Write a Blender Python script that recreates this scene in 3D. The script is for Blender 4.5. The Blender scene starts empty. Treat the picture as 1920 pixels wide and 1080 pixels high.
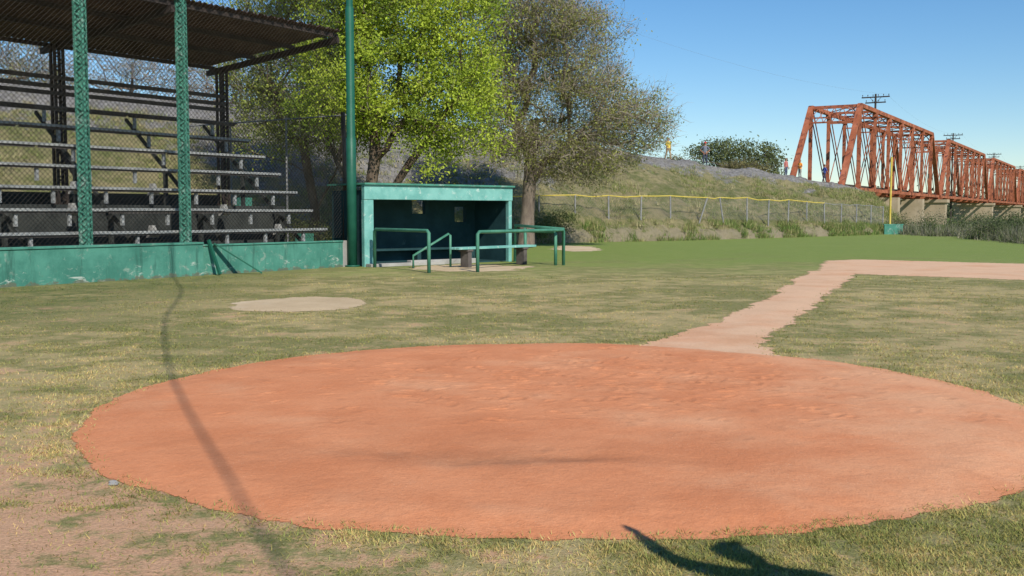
import bpy, math, random
import numpy as np
from mathutils import Vector, Matrix
random.seed(7); np.random.seed(7)
R=math.radians
scene=bpy.context.scene
COL=scene.collection

# ------------------------------------------------------------ mesh helpers
def np_mesh(name,V,F,cols=None,mat=None,parent=None,smooth=False,mi=None,mats=None):
    V=np.asarray(V,dtype=np.float32).reshape(-1,3); F=np.asarray(F,dtype=np.int32)
    me=bpy.data.meshes.new(name); n,k=F.shape
    me.vertices.add(len(V)); me.vertices.foreach_set('co',V.ravel())
    me.loops.add(n*k); me.loops.foreach_set('vertex_index',F.ravel())
    me.polygons.add(n); me.polygons.foreach_set('loop_start',np.arange(n,dtype=np.int32)*k)
    me.update(calc_edges=True); me.validate()
    if cols is not None:
        a=me.color_attributes.new('Col','FLOAT_COLOR','POINT')
        c=np.ones((len(V),4),dtype=np.float32); c[:,:3]=cols
        a.data.foreach_set('color',c.ravel())
    if smooth: me.polygons.foreach_set('use_smooth',np.ones(n,dtype=bool))
    ob=bpy.data.objects.new(name,me); COL.objects.link(ob)
    if mat: me.materials.append(mat)
    if parent: ob.parent=parent
    return ob

def empty(name):
    e=bpy.data.objects.new(name,None); COL.objects.link(e); e.empty_display_size=.3
    return e

class MB:
    def __init__(s): s.v=[]; s.f=[]; s.m=[]
    def add(s,vs,fs,m=0):
        o=len(s.v); s.v+= [tuple(v) for v in vs]; s.f+=[tuple(i+o for i in f) for f in fs]; s.m+=[m]*len(fs)
    def box8(s,c,m=0):
        s.add(c,[(0,3,2,1),(4,5,6,7),(0,1,5,4),(1,2,6,5),(2,3,7,6),(3,0,4,7)],m)
    def fbox(s,F,a0,a1,b0,b1,z0,z1,m=0):
        s.box8([F(a0,b0,z0),F(a1,b0,z0),F(a1,b1,z0),F(a0,b1,z0),F(a0,b0,z1),F(a1,b0,z1),F(a1,b1,z1),F(a0,b1,z1)],m)
    def beam(s,p1,p2,w,h=None,up=(0,0,1),m=0):
        p1=Vector(p1);p2=Vector(p2);h=h or w
        d=(p2-p1).normalized(); u=Vector(up)
        if abs(d.dot(u))>.97: u=Vector((0.515,.857,0))
        sx=d.cross(u).normalized(); sy=sx.cross(d).normalized()
        a=sx*w/2;b=sy*h/2
        s.box8([p1-a-b,p1+a-b,p1+a+b,p1-a+b,p2-a-b,p2+a-b,p2+a+b,p2-a+b],m)
    def tube(s,pts,rad,n=8,m=0,cap=True):
        pts=[Vector(p) for p in pts]
        if not hasattr(rad,'__len__'): rad=[rad]*len(pts)
        o=len(s.v); ref=None
        for i,p in enumerate(pts):
            d=(pts[min(i+1,len(pts)-1)]-pts[max(i-1,0)]).normalized()
            if ref is None:
                ref=Vector((1,0,0)) if abs(d.x)<.8 else Vector((0,1,0))
            a=(ref-d*ref.dot(d)).normalized(); ref=a; b=d.cross(a)
            for j in range(n):
                t=2*math.pi*j/n; s.v.append(tuple(p+(a*math.cos(t)+b*math.sin(t))*rad[i]))
        for i in range(len(pts)-1):
            for j in range(n):
                s.f.append((o+i*n+j,o+i*n+(j+1)%n,o+(i+1)*n+(j+1)%n,o+(i+1)*n+j)); s.m.append(m)
        if cap:
            s.f.append(tuple(o+j for j in reversed(range(n)))); s.m.append(m)
            s.f.append(tuple(o+(len(pts)-1)*n+j for j in range(n))); s.m.append(m)
    def obj(s,name,mats,parent=None,smooth=False,bevel=0):
        me=bpy.data.meshes.new(name); me.from_pydata(s.v,[],s.f); 
        if not isinstance(mats,(list,tuple)): mats=[mats]
        for mm in mats: me.materials.append(mm)
        me.polygons.foreach_set('material_index',s.m)
        if smooth: me.polygons.foreach_set('use_smooth',[True]*len(s.f))
        me.update()
        ob=bpy.data.objects.new(name,me); COL.objects.link(ob)
        if parent: ob.parent=parent
        if bevel:
            b=ob.modifiers.new('bevel','BEVEL'); b.width=bevel; b.segments=1; b.limit_method='ANGLE'
        return ob

def _hash(ix,iy,seed):
    h=(ix.astype(np.int64)*374761393+iy.astype(np.int64)*668265263+seed*1274126177)&0x7fffffff
    h=((h^(h>>13))*1103515245)&0x7fffffff
    h=(h^(h>>16))&0xffffff
    return h/float(0xffffff)
def vnoise(x,y,sc,seed=0):
    x=np.asarray(x,dtype=float)*sc;y=np.asarray(y,dtype=float)*sc
    ix=np.floor(x);iy=np.floor(y);fx=x-ix;fy=y-iy
    fx=fx*fx*(3-2*fx);fy=fy*fy*(3-2*fy)
    a=_hash(ix,iy,seed);b=_hash(ix+1,iy,seed);c=_hash(ix,iy+1,seed);d=_hash(ix+1,iy+1,seed)
    return (a*(1-fx)+b*fx)*(1-fy)+(c*(1-fx)+d*fx)*fy
def fbm(x,y,sc,seed=0,o=4):
    r=0;a=1;t=0
    for i in range(o):
        r=r+a*vnoise(x,y,sc*2**i,seed+i*17);t+=a;a*=.5
    return r/t

# ------------------------------------------------------------ material helpers
class NB:
    def __init__(s,name):
        s.mat=bpy.data.materials.new(name); s.mat.use_nodes=True
        s.t=s.mat.node_tree; s.n=s.t.nodes; s.l=s.t.links
        s.bsdf=s.n['Principled BSDF']; s.out=s.n['Material Output']
        s.pos=s.n.new('ShaderNodeNewGeometry').outputs['Position']
        s.bsdf.inputs['Specular IOR Level'].default_value=.25
    def _in(s,sock,v):
        if hasattr(v,'is_linked') or isinstance(v,bpy.types.NodeSocket): s.l.new(v,sock)
        elif isinstance(v,(tuple,list)): sock.default_value=tuple(v)+((1,) if len(v)==3 and len(sock.default_value)==4 else ())
        else: sock.default_value=v
    def scale(s,v):
        m=s.n.new('ShaderNodeMapping'); s.l.new(s.pos,m.inputs[0]); m.inputs['Scale'].default_value=v; return m.outputs[0]
    def noise(s,sc,det=4,ro=.6,vec=None,dist=0):
        n=s.n.new('ShaderNodeTexNoise'); s.l.new(vec or s.pos,n.inputs['Vector'])
        n.inputs['Scale'].default_value=sc;n.inputs['Detail'].default_value=det;n.inputs['Roughness'].default_value=ro;n.inputs['Distortion'].default_value=dist
        return n.outputs['Fac']
    def vor(s,sc,vec=None):
        n=s.n.new('ShaderNodeTexVoronoi'); s.l.new(vec or s.pos,n.inputs['Vector']); n.inputs['Scale'].default_value=sc
        return n
    def rng(s,v,a,b,c=0,d=1,smooth=True):
        n=s.n.new('ShaderNodeMapRange'); n.interpolation_type='SMOOTHSTEP' if smooth else 'LINEAR'
        s._in(n.inputs[0],v)
        for i,x in enumerate((a,b,c,d)): n.inputs[i+1].default_value=x
        return n.outputs[0]
    def math(s,op,a,b=0):
        n=s.n.new('ShaderNodeMath'); n.operation=op; s._in(n.inputs[0],a); s._in(n.inputs[1],b); return n.outputs[0]
    def mix(s,f,a,b,mode='MIX'):
        n=s.n.new('ShaderNodeMix'); n.data_type='RGBA'; n.blend_type=mode
        s._in(n.inputs[0],f); s._in(n.inputs[6],a); s._in(n.inputs[7],b); return n.outputs[2]
    def xyz(s):
        n=s.n.new('ShaderNodeSeparateXYZ'); s.l.new(s.pos,n.inputs[0]); return n.outputs
    def attr(s,name):
        n=s.n.new('ShaderNodeAttribute'); n.attribute_name=name; return n.outputs['Color']
    def bump(s,h,st=.3,d=.02):
        n=s.n.new('ShaderNodeBump'); n.inputs['Strength'].default_value=st;n.inputs['Distance'].default_value=d
        s._in(n.inputs['Height'],h); s.l.new(n.outputs[0],s.bsdf.inputs['Normal'])
    def col(s,c,rough=.8,metal=0):
        s._in(s.bsdf.inputs['Base Color'],c); s._in(s.bsdf.inputs['Roughness'],rough); s.bsdf.inputs['Metallic'].default_value=metal
        return s.mat

def mottled(name,a,b,c=None,sc=3,rough=.8,bump=.3,lo=.35,hi=.65,clo=.62,chi=.7,bd=.01,stretch=None,csc=None):
    m=NB(name); vec=m.scale(stretch) if stretch else None
    k=m.mix(m.rng(m.noise(sc,6,.65,vec),lo,hi),a,b)
    if c: k=m.mix(m.rng(m.noise(csc or sc*2.3,7,.7,vec,.5),clo,chi),k,c)
    m.bump(m.noise(sc*12,4,.7,vec),bump,bd)
    return m.col(k,rough)

M={}
M['teal']=mottled('teal_paint',(.05,.19,.14),(.08,.27,.20),(.25,.36,.31),sc=1.3,rough=.65,clo=.54,chi=.66)
def wall_mat():
    m=NB('teal_wall_paint'); x,y,z=m.xyz()
    k=m.mix(m.rng(m.noise(1.1,6,.7),.35,.65),(.045,.175,.13),(.08,.26,.195))
    k=m.mix(m.rng(m.noise(3.5,7,.75,None,.6),.55,.66,0,.8),k,(.24,.33,.27))
    k=m.mix(m.rng(m.noise(1.0,5,.7,m.scale((4,4,.5))),.54,.70,0,.7),k,(.03,.10,.075))
    low=m.math('ADD',m.noise(1.5,8,.78,m.scale((1,1,2.6)),.6),m.rng(z,.62,.15,-.05,.075))
    k=m.mix(m.rng(low,.62,.70,0,.8),k,(.50,.54,.48))
    k=m.mix(m.rng(m.math('ADD',m.noise(4,5,.7),m.rng(z,.18,0,0,.25)),.66,.78,0,.8),k,(.12,.12,.08))
    m.bump(m.noise(18,5,.7),.5,.015); return m.col(k,.75)
M['teal_wall']=wall_mat()
M['teal_light']=mottled('teal_faded_paint',(.13,.35,.31),(.20,.45,.40),(.42,.56,.51),sc=2,rough=.65,clo=.56,chi=.68)
M['teal_dark']=mottled('teal_interior_paint_shaded',(.013,.045,.05),(.022,.066,.072),(.05,.10,.10),sc=1.5,rough=.75)  # dark teal interior, albedo lowered further to stand in for roof shade
M['pole']=mottled('green_pole_paint',(.012,.085,.055),(.018,.11,.07),sc=2,rough=.45)
M['rail']=mottled('green_rail_paint',(.05,.18,.12),(.08,.24,.16),(.15,.19,.13),sc=3,rough=.5)
M['plank']=mottled('weathered_plank',(.24,.25,.25),(.38,.39,.38),(.13,.125,.12),sc=2,rough=.85,stretch=(1,1,6))
M['plank_dk']=mottled('dark_plank',(.07,.06,.055),(.12,.105,.095),sc=2,rough=.9)
M['dkshade']=mottled('dark_frame_and_shade',(.03,.035,.034),(.055,.06,.055),sc=1.5,rough=.9)  # dark tone for the under-stand frame and the sheets put in for shade
M['rustroof']=mottled('rusted_sheet',(.10,.06,.045),(.17,.11,.085),(.25,.21,.19),sc=.8,rough=.7,stretch=(2,1,1))
M['dksteel']=mottled('dark_steel',(.035,.028,.025),(.06,.045,.038),sc=3,rough=.7)
M['wire']=mottled('galvanised_wire',(.20,.20,.20),(.3,.3,.29),sc=3,rough=.6)
M['wire_dk']=mottled('old_wire',(.022,.02,.018),(.04,.035,.03),sc=3,rough=.8)
M['conc']=mottled('concrete',(.28,.27,.25),(.38,.37,.34),(.18,.16,.14),sc=1.5,rough=.9)
M['conc_tan']=mottled('pier_concrete',(.34,.27,.18),(.44,.35,.25),(.20,.15,.11),sc=.6,rough=.9)
M['rust']=mottled('rust_red_steel',(.31,.092,.042),(.43,.15,.08),(.12,.04,.028),sc=.7,rough=.8,clo=.50,chi=.64)
M['tie']=mottled('railway_tie',(.06,.045,.035),(.11,.08,.06),sc=2,rough=.9)
M['yellow']=mottled('yellow_paint',(.55,.42,.06),(.65,.5,.12),(.35,.3,.15),sc=2,rough=.6)
M['bark']=mottled('bark',(.09,.065,.045),(.17,.13,.095),(.05,.035,.025),sc=4,rough=.95,stretch=(1,1,.25),bump=.9,bd=.04)
M['bark_grey']=mottled('grey_bark',(.14,.11,.09),(.24,.195,.155),(.08,.06,.05),sc=4,rough=.95,stretch=(1,1,.3),bump=.9,bd=.04)
M['rock']=mottled('rock',(.2,.2,.2),(.32,.31,.3),sc=8,rough=.9)

def grass_color(m):
    x,y,z=m.xyz()
    big=m.noise(.35,5,.6); mid=m.noise(1.6,6,.65); fine=m.noise(14,5,.7)
    straw=m.mix(fine,(.38,.30,.13),(.60,.485,.245))
    olive=m.mix(fine,(.17,.17,.055),(.32,.305,.115))
    f=m.math('ADD',m.math('MULTIPLY',big,.5),m.math('MULTIPLY',mid,.5))
    c=m.mix(m.rng(f,.44,.58),olive,straw)
    green=m.mix(fine,(.14,.215,.035),(.26,.345,.075))
    far=m.math('ADD',m.rng(y,14,46,0,1),m.math('MULTIPLY',m.math('SUBTRACT',big,.5),1.6))
    c=m.mix(m.rng(far,.2,.95,0,.92),c,green)
    left=m.math('MULTIPLY',m.rng(x,-4,-9),m.rng(y,13,17))  # shading over the far-left lawn, painted into the grass colour
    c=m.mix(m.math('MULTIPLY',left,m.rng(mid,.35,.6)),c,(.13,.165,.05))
    return c,fine,mid,big,(x,y,z)

def ground_mat():
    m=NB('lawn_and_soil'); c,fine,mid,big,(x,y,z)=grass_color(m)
    soil=m.mix(m.noise(6,6,.7),(.56,.31,.18),(.73,.45,.28))
    dx=m.math('ADD',x,3.4); dy=m.math('SUBTRACT',y,4.0)
    d=m.math('SQRT',m.math('ADD',m.math('MULTIPLY',dx,dx),m.math('MULTIPLY',m.math('MULTIPLY',dy,dy),.5)))
    w=m.math('ADD',m.rng(d,.8,4.8,.68,.04,False),m.math('MULTIPLY',m.math('SUBTRACT',m.noise(3.2,8,.78),.5),2.2))
    s=m.rng(w,.26,.62,0,.97)
    thin=m.math('MULTIPLY',m.rng(m.noise(7,7,.75),.53,.66),m.rng(y,36,14,0,.7))
    bare=m.math('MULTIPLY',m.rng(m.noise(.8,7,.75),.57,.66),m.rng(y,30,12,.05,.75))
    s=m.math('MAXIMUM',m.math('MAXIMUM',s,thin),bare)
    c=m.mix(s,c,soil)
    c=m.mix(m.rng(m.noise(55,3,.75),.38,.72,0,.65),c,m.mix(1,c,(.50,.47,.40),'MULTIPLY'))
    c=m.mix(m.rng(m.noise(80,2,.6),.58,.70,0,.35),c,(.70,.60,.37))
    m.bump(m.math('ADD',m.noise(45,4,.75),m.math('MULTIPLY',m.noise(9,4,.6),1.0)),.65,.03)
    return m.col(c,.95)
M['ground']=ground_mat()
def blade_mat():
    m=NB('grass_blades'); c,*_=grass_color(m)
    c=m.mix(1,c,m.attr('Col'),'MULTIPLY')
    m.col(c,.85)
    tl=m.n.new('ShaderNodeBsdfTranslucent'); m.l.new(c,tl.inputs[0])
    mx=m.n.new('ShaderNodeMixShader'); mx.inputs[0].default_value=.3
    m.l.new(m.bsdf.outputs[0],mx.inputs[1]);m.l.new(tl.outputs[0],mx.inputs[2]);m.l.new(mx.outputs[0],m.out.inputs[0])
    return m.mat
M['blade']=blade_mat()

def dirt_mat(name,a,b,pale,pf=(.45,.7)):
    m=NB(name); x,y,z=m.xyz()
    c=m.mix(m.rng(m.noise(1.1,6,.65),.3,.7),a,b)
    pal=m.math('ADD',m.noise(.7,5,.6),m.rng(x,0,5,-.05,.17))
    c=m.mix(m.rng(pal,pf[0],pf[1],0,.8),c,pale)
    c=m.mix(m.rng(m.noise(30,5,.75),.40,.72,0,.36),c,m.mix(1,c,(.66,.60,.54),'MULTIPLY'))
    c=m.mix(m.rng(m.noise(5,6,.75,None,.8),.55,.75,0,.4),c,m.mix(1,c,(.80,.76,.70),'MULTIPLY'))
    c=m.mix(m.rng(m.noise(90,2,.6),.62,.72,0,.45),c,pale)
    sp=m.vor(38); c=m.mix(m.math('MULTIPLY',m.rng(sp.outputs['Distance'],.14,.05),m.rng(m.noise(2,4,.6),.45,.65,0,.8)),c,(.80,.64,.45))
    sp2=m.vor(23); c=m.mix(m.math('MULTIPLY',m.rng(sp2.outputs['Distance'],.10,.04),m.rng(m.noise(3,4,.6),.45,.6,0,.7)),c,(.30,.14,.08))
    c=m.mix(1,c,m.attr('Col'),'MULTIPLY')
    m.bump(m.math('ADD',m.math('MULTIPLY',m.noise(14,5,.7),.8),m.math('MULTIPLY',m.noise(70,3,.7),.4)),.55,.024)
    return m.col(c,.95)
M['clay']=dirt_mat('infield_clay',(.61,.225,.098),(.69,.28,.132),(.74,.40,.225),(.42,.8))
M['path']=dirt_mat('base_path_clay',(.62,.34,.19),(.70,.39,.23),(.72,.48,.31))
M['sand']=dirt_mat('pale_soil',(.52,.39,.24),(.60,.46,.29),(.64,.52,.36))

g=np_mesh('ground',[(-1500,-300,0),(1500,-300,0),(1500,2500,0),(-1500,2500,0)],[(0,1,2,3)],mat=M['ground'])

CX,CY,CR=.42,9.08,4.0
def sdf_circle(x,y):
    n=(fbm(x,y,1.0,3)-.5)*.22+(fbm(x,y,6,5)-.5)*.10
    return np.hypot(x-CX,y-CY)-CR+n
def poly_sdf(P,k=1):
    P=np.array(P,dtype=float)
    def f(x,y):
        d=np.full(x.shape,1e9); ins=np.zeros(x.shape,bool)
        for i in range(len(P)):
            a=P[i];b=P[(i+1)%len(P)]
            ex,ey=b-a; wx=x-a[0];wy=y-a[1]
            t=np.clip((wx*ex+wy*ey)/(ex*ex+ey*ey),0,1)
            d=np.minimum(d,np.hypot(wx-ex*t,wy-ey*t))
            c=((a[1]>y)!=(b[1]>y))
            with np.errstate(divide='ignore',invalid='ignore'):
                xi=(b[0]-a[0])*(y-a[1])/(b[1]-a[1]+1e-12)+a[0]
            ins^=c&(x<xi)
        n=((fbm(x,y,.9,11)-.5)*.4+(fbm(x,y,5,13)-.5)*.26)*k
        return np.where(ins,-d,d)+n
    return f
sdf_path=poly_sdf([(.9,12.3),(1.4,12.5),(2.0,13.3),(4.7,19.3),(8.6,29.4),(10.2,31.5),(10.6,29.2),(9.5,28.3),(7.4,23.1),(4.6,16.4),(3.15,12.8),(3.1,11.4)])
sdf_band=poly_sdf([(8.8,29.3),(9.4,28.3),(12.86,25.6),(17,23.2),(24,19),(40,12),(46,24),(27,30.5),(16.6,34.2),(12.6,37.0),(11.2,36.2),(10.0,33.0)])
def ell(cx,cy,rx,ry,k=1):
    def f(x,y):
        return (np.hypot((x-cx)/rx,(y-cy)/ry)-1)*min(rx,ry)+((fbm(x,y,1.5,21)-.5)*.5+(fbm(x,y,6,23)-.5)*.2)*k
    return f
sdf_deck=ell(-3.85,18.8,1.25,1.65)
def patch(name,f,bb,st,zb,amp,mat,foot=None,sc2=8):
    xs=np.arange(bb[0],bb[1],st);ys=np.arange(bb[2],bb[3],st)
    X,Y=np.meshgrid(xs,ys); S=f(X,Y)
    e=np.clip(-S/.5,0,1);e=e*e*(3-2*e)
    Z=.004+(zb-.004)*e+amp*e*(.7*fbm(X,Y,1.3,31)+.3*fbm(X,Y,sc2,37))
    C=np.ones(X.shape)
    if foot: Z,C=foot(X,Y,Z,C,e)
    C=C*(.94+.12*fbm(X,Y,2.3,41))
    ny,nx=X.shape
    idx=np.arange(nx*ny).reshape(ny,nx)
    ok=((S[:-1,:-1]+S[1:,1:]+S[1:,:-1]+S[:-1,1:])/4<0)
    F=np.stack([idx[:-1,:-1][ok],idx[:-1,1:][ok],idx[1:,1:][ok],idx[1:,:-1][ok]],1)
    V=np.stack([X.ravel(),Y.ravel(),Z.ravel()],1)
    used=np.unique(F); rm=np.zeros(len(V),int); rm[used]=np.arange(len(used))
    V=V[used];F=rm[F]; c=np.repeat(C.ravel()[used][:,None],3,1)
    return np_mesh(name,V,F,cols=c,mat=mat,smooth=True)
def foot(X,Y,Z,C,e):
    rs=np.random.RandomState(4)
    n=620
    px=CX+rs.normal(.4,1.9,n);py=CY+rs.normal(1.1,1.3,n)
    for i in range(n):
        a=rs.uniform(0,math.pi);L=rs.uniform(.05,.11);Wd=rs.uniform(.025,.045)
        dp=rs.uniform(.002,.009)*(.35 if py[i]<7.8 else 1)
        x0,x1=px[i]-.35,px[i]+.35;y0,y1=py[i]-.35,py[i]+.35
        jx=slice(*np.searchsorted(X[0],[x0,x1]));jy=slice(*np.searchsorted(Y[:,0],[y0,y1]))
        xx=X[jy,jx]-px[i];yy=Y[jy,jx]-py[i]
        if xx.size==0: continue
        u=(xx*math.cos(a)+yy*math.sin(a))/L;v=(-xx*math.sin(a)+yy*math.cos(a))/Wd
        r=np.sqrt(u*u+v*v)
        Z[jy,jx]+= e[jy,jx]*dp*(-np.exp(-r*r*1.2)+.6*np.exp(-((r-1.5)/.45)**2))
        C[jy,jx]*= 1-.10*np.exp(-r*r)
    wob=.06*np.sin(X*3)+.10*(fbm(X,Y,3,101)-.5)
    h=np.exp(-((X-.15)/.75)**2-((Y-6.75-wob)/.13)**2)*(.5+fbm(X,Y,6,103))
    h2=np.exp(-((X+.75)/.8)**2-((Y-6.98-wob)/.15)**2)*(.5+fbm(X,Y,6,105))
    wide=np.exp(-((X+.1)/1.6)**2-((Y-7.1)/.55)**2)
    Z-=.02*h+.01*h2; C*=1-.30*h-.18*h2-.06*wide
    band=np.exp(-((Y-12.2)/.9)**2)*np.exp(-((X+1)/2.5)**2)
    rip=(np.sin((X*.25+Y)*42)*.5+.5)*fbm(X,Y,1.0,77)
    Z+=.003*band*rip*e
    return np.maximum(Z,.004),C
patch('dirt_circle',sdf_circle,(-3.9,4.8,4.7,13.4),.02,.022,.020,M['clay'],foot)
patch('base_path',sdf_path,(.5,11.2,11,33),.05,.007,.012,M['path'])
patch('infield_dirt',sdf_band,(8,48,10,39),.15,.012,.015,M['path'],sc2=3)
patch('on_deck_circle',sdf_deck,(-6.5,-1.5,16,22),.04,.01,.012,M['sand'])
patch('dugout_soil',ell(-1.3,31.4,1.8,1.9,2.2),(-5,4,27,36),.06,.01,.01,M['sand'])
patch('bare_soil_patch',ell(3.0,49,1.1,3.6,2),(-1,8,42,58),.12,.01,.01,M['sand'])

def blades():
    rs=np.random.RandomState(9); N=760000
    u=rs.rand(N); a,b=3.2,28.0; k=.75
    Y=(a**-k+u*(b**-k-a**-k))**(-1/k)
    X=(rs.rand(N)*2-1)*(.60*Y+1.2)
    sc=sdf_circle(X,Y);sp=sdf_path(X,Y);sd=sdf_deck(X,Y);sb=sdf_band(X,Y)
    s=np.minimum(np.minimum(sc,sp),np.minimum(sd,sb))
    dens=.12+1.1*np.clip((fbm(X,Y,1.1,51)-.38)*4,0,1)*np.clip((fbm(X,Y,6,55)-.3)*3.0,0,1)
    dl=np.hypot(X+3.4,(Y-4.0)*.7)
    dens*=np.clip((dl-.2)/3.4,.22,1)
    patchy=np.clip((fbm(X,Y,2.6,63)-.48)*7,0,1)*np.clip((fbm(X,Y,9,67)-.35)*4,0,1)
    near=np.clip(1-(dl-1)/3.5,0,1)
    dens=dens*(1-near)+near*(patchy*.8+.04)
    edge=np.exp(-((sc-.10)/.14)**2)+.6*np.exp(-((sp-.12)/.2)**2)
    dens=np.clip(dens+.5*edge*np.clip((fbm(X,Y,4,61)-.35)*4,0,1),0,1)
    keep=((s>.0)|((s>-.12)&(rs.rand(N)<.3)))&(rs.rand(N)<dens)
    X=X[keep];Y=Y[keep];edge=edge[keep];n=len(X)
    L=(.012+.022*rs.rand(n))*(1+.35*np.clip(edge,0,1))*(1+Y*.012)
    Wd=(.0015+.0015*rs.rand(n))*(.8+Y*.09)
    az=rs.rand(n)*2*np.pi; lean=.7+.85*rs.rand(n)
    dx=np.cos(az)*np.sin(lean)*L;dy=np.sin(az)*np.sin(lean)*L;dz=np.cos(lean)*L+.006
    az2=az+np.pi/2+rs.normal(0,.6,n)
    wx=np.cos(az2)*Wd;wy=np.sin(az2)*Wd
    z0=np.where(s[keep]<0,.008,.0)
    V=np.empty((n,3,3)); V[:,0]=np.stack([X-wx,Y-wy,z0],1);V[:,1]=np.stack([X+wx,Y+wy,z0],1);V[:,2]=np.stack([X+dx,Y+dy,dz+z0],1)
    c=(.75+.8*rs.rand(n))[:,None]*np.where(rs.rand(n)[:,None]<.45,np.array([[1.22,1.08,.90]]),np.array([[.90,1.03,.78]]))
    C=np.repeat(c[:,None,:],3,1).reshape(-1,3)
    np_mesh('grass',V.reshape(-1,3),np.arange(n*3).reshape(-1,3),cols=C,mat=M['blade'])
blades()

def rock(name,c,s,seed=0):
    import bmesh
    bm=bmesh.new(); bmesh.ops.create_icosphere(bm,subdivisions=3,radius=1)
    for v in bm.verts:
        k=1+.25*math.sin(v.co.x*3+seed)+.15*math.sin(v.co.y*5+v.co.z*4)
        v.co=Vector((v.co.x*s[0]*k+c[0],v.co.y*s[1]*k+c[1],max(v.co.z,-.4)*s[2]*k+c[2]))
    me=bpy.data.meshes.new(name);bm.to_mesh(me);bm.free();me.materials.append(M['rock'])
    ob=bpy.data.objects.new(name,me);COL.objects.link(ob)
rock('rock',(-2.45,6.2,.012),(.04,.022,.018),2)

# ------------------------------------------------------------ embankment
ST=[((-70,34),(-80,48,9.4),.2),((-30,37),(-34,53,8.9),.2),((-17,42),(-20,58.5,8.2),.2),((-8,47.5),(-9,64,7.7),.3),
    ((3.3,58),(1.5,71.5,7.0),1.0),((11.4,64),(10.3,80,6.15),1.0),((20,72),(19.8,88.5,5.35),.9),((28.4,80.5),(27.3,94,4.7),.7),
    ((34,90),(32.9,99.6,4.2),.5),((37.5,97),(34.6,102.4,3.9),.3)]
def catmull(P,n):
    P=np.array(P,float); P=np.vstack([2*P[0]-P[1],P,2*P[-1]-P[-2]]); out=[]
    for i in range(1,len(P)-2):
        for t in np.linspace(0,1,n,endpoint=False):
            out.append(.5*((2*P[i])+(-P[i-1]+P[i+1])*t+(2*P[i-1]-5*P[i]+4*P[i+1]-P[i+2])*t*t+(-P[i-1]+3*P[i]-3*P[i+1]+P[i+2])*t**3))
    out.append(P[-2]); return np.array(out)
rows=catmull([list(a)+list(b)+[h] for a,b,h in ST],40)
tt=np.concatenate([[0,.015,.03,.05,.07],np.linspace(.1,1,44)])
V=[];C=[]
T=np.gradient(rows[:,2:4],axis=0); T/=np.linalg.norm(T,axis=1)[:,None]; Nn=np.stack([-T[:,1],T[:,0]],1)
cols_n=len(tt)+12
for i,r in enumerate(rows):
    fx,fy,sx,sy,sz,bh=r
    for t in tt:
        x=fx+(sx-fx)*t;y=fy+(sy-fy)*t
        if t<=.07: z=bh*(t/.07)**.7
        else:
            q=(t-.07)/.93; z=bh+(sz-bh)*(q**.9+.05*math.sin(q*math.pi))
        V.append((x,y,z)); C.append(t)
    for j in range(12):
        if j<5: o=(j+1)*1.4; z=sz+.08*math.sin((j+.5)/5*math.pi)
        else: o=7+(j-4)*2.2; z=sz-(j-4)*1.0
        V.append((sx+Nn[i,0]*o,sy+Nn[i,1]*o,max(z,-.8))); C.append(1.0+.02*j)
nr=len(rows)
for s_,(dz) in ((1.2,.75),(2.6,.35),(4.5,-.2)):
    base=(nr-1)*cols_n
    for j in range(cols_n):
        v=V[base+j]; V.append((v[0]+T[-1,0]*s_,v[1]+T[-1,1]*s_,v[2]*dz if dz>0 else -.5)); C.append(C[base+j])
nr+=3
V=np.array(V);C=np.array(C)
amp=np.clip(C*8,0,1)*np.where(C>=.98,.08,1)
V[:,2]+=amp*((fbm(V[:,0],V[:,1],.35,71)-.5)*1.1+(fbm(V[:,0],V[:,1],1.5,73)-.5)*.5)
edge=(C<.08)&(C>0.005); V[:,0]+=np.where(edge,(fbm(V[:,0],V[:,1],.9,79)-.5)*1.2,0); V[:,1]+=np.where(edge,(fbm(V[:,0],V[:,1],.9,83)-.5)*1.2,0)
V[:,2]-=np.where(C==0,.05,0)
idx=np.arange(nr*cols_n).reshape(nr,cols_n)
F=np.stack([idx[:-1,:-1].ravel(),idx[1:,:-1].ravel(),idx[1:,1:].ravel(),idx[:-1,1:].ravel()],1)[:, ::-1]
def slope_mat():
    m=NB('embankment_soil'); h=m.attr('Col'); x,y,z=m.xyz()
    sep=m.n.new('ShaderNodeSeparateColor'); m.l.new(h,sep.inputs[0]); t=sep.outputs[0]
    n1=m.noise(.45,6,.65);n2=m.noise(2.5,6,.7);n3=m.noise(12,4,.7)
    straw=m.mix(n3,(.28,.24,.115),(.47,.40,.22))
    green=m.mix(n3,(.12,.14,.045),(.24,.26,.09))
    c=m.mix(m.rng(m.math('ADD',m.math('MULTIPLY',n1,.6),m.math('MULTIPLY',n2,.4)),.42,.60),straw,green)
    v=m.vor(5); grav=m.mix(v.outputs['Color'],(.20,.19,.18),(.44,.42,.40)); grav=m.mix(m.rng(n2,.45,.75),grav,(.27,.25,.18))
    gx=m.math('ADD',t,m.math('MULTIPLY',m.math('SUBTRACT',n1,.5),1.3))
    gx=m.math('ADD',gx,m.math('MULTIPLY',m.rng(x,-19,-13),m.rng(x,6,1,0,.40)))
    c=m.mix(m.rng(gx,.68,.80),c,grav)
    c=m.mix(m.math('MULTIPLY',m.rng(m.noise(.9,7,.75),.60,.70,0,.55),m.rng(x,4,9)),c,(.46,.40,.29))
    soil=m.mix(n2,(.32,.27,.17),(.46,.39,.27))
    bx=m.math('ADD',t,m.math('MULTIPLY',m.math('SUBTRACT',n2,.5),.20))
    c=m.mix(m.rng(bx,.06,.02,0,.9),c,soil)
    m.bump(m.math('ADD',n3,m.math('MULTIPLY',n2,2)),1,.2)
    return m.col(c,.95)
cc=np.stack([np.clip(C,0,1)]*3,1)
emb=np_mesh('embankment',V,F,cols=cc,mat=slope_mat(),smooth=True)
slopeV=V;slopeC=C

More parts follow.
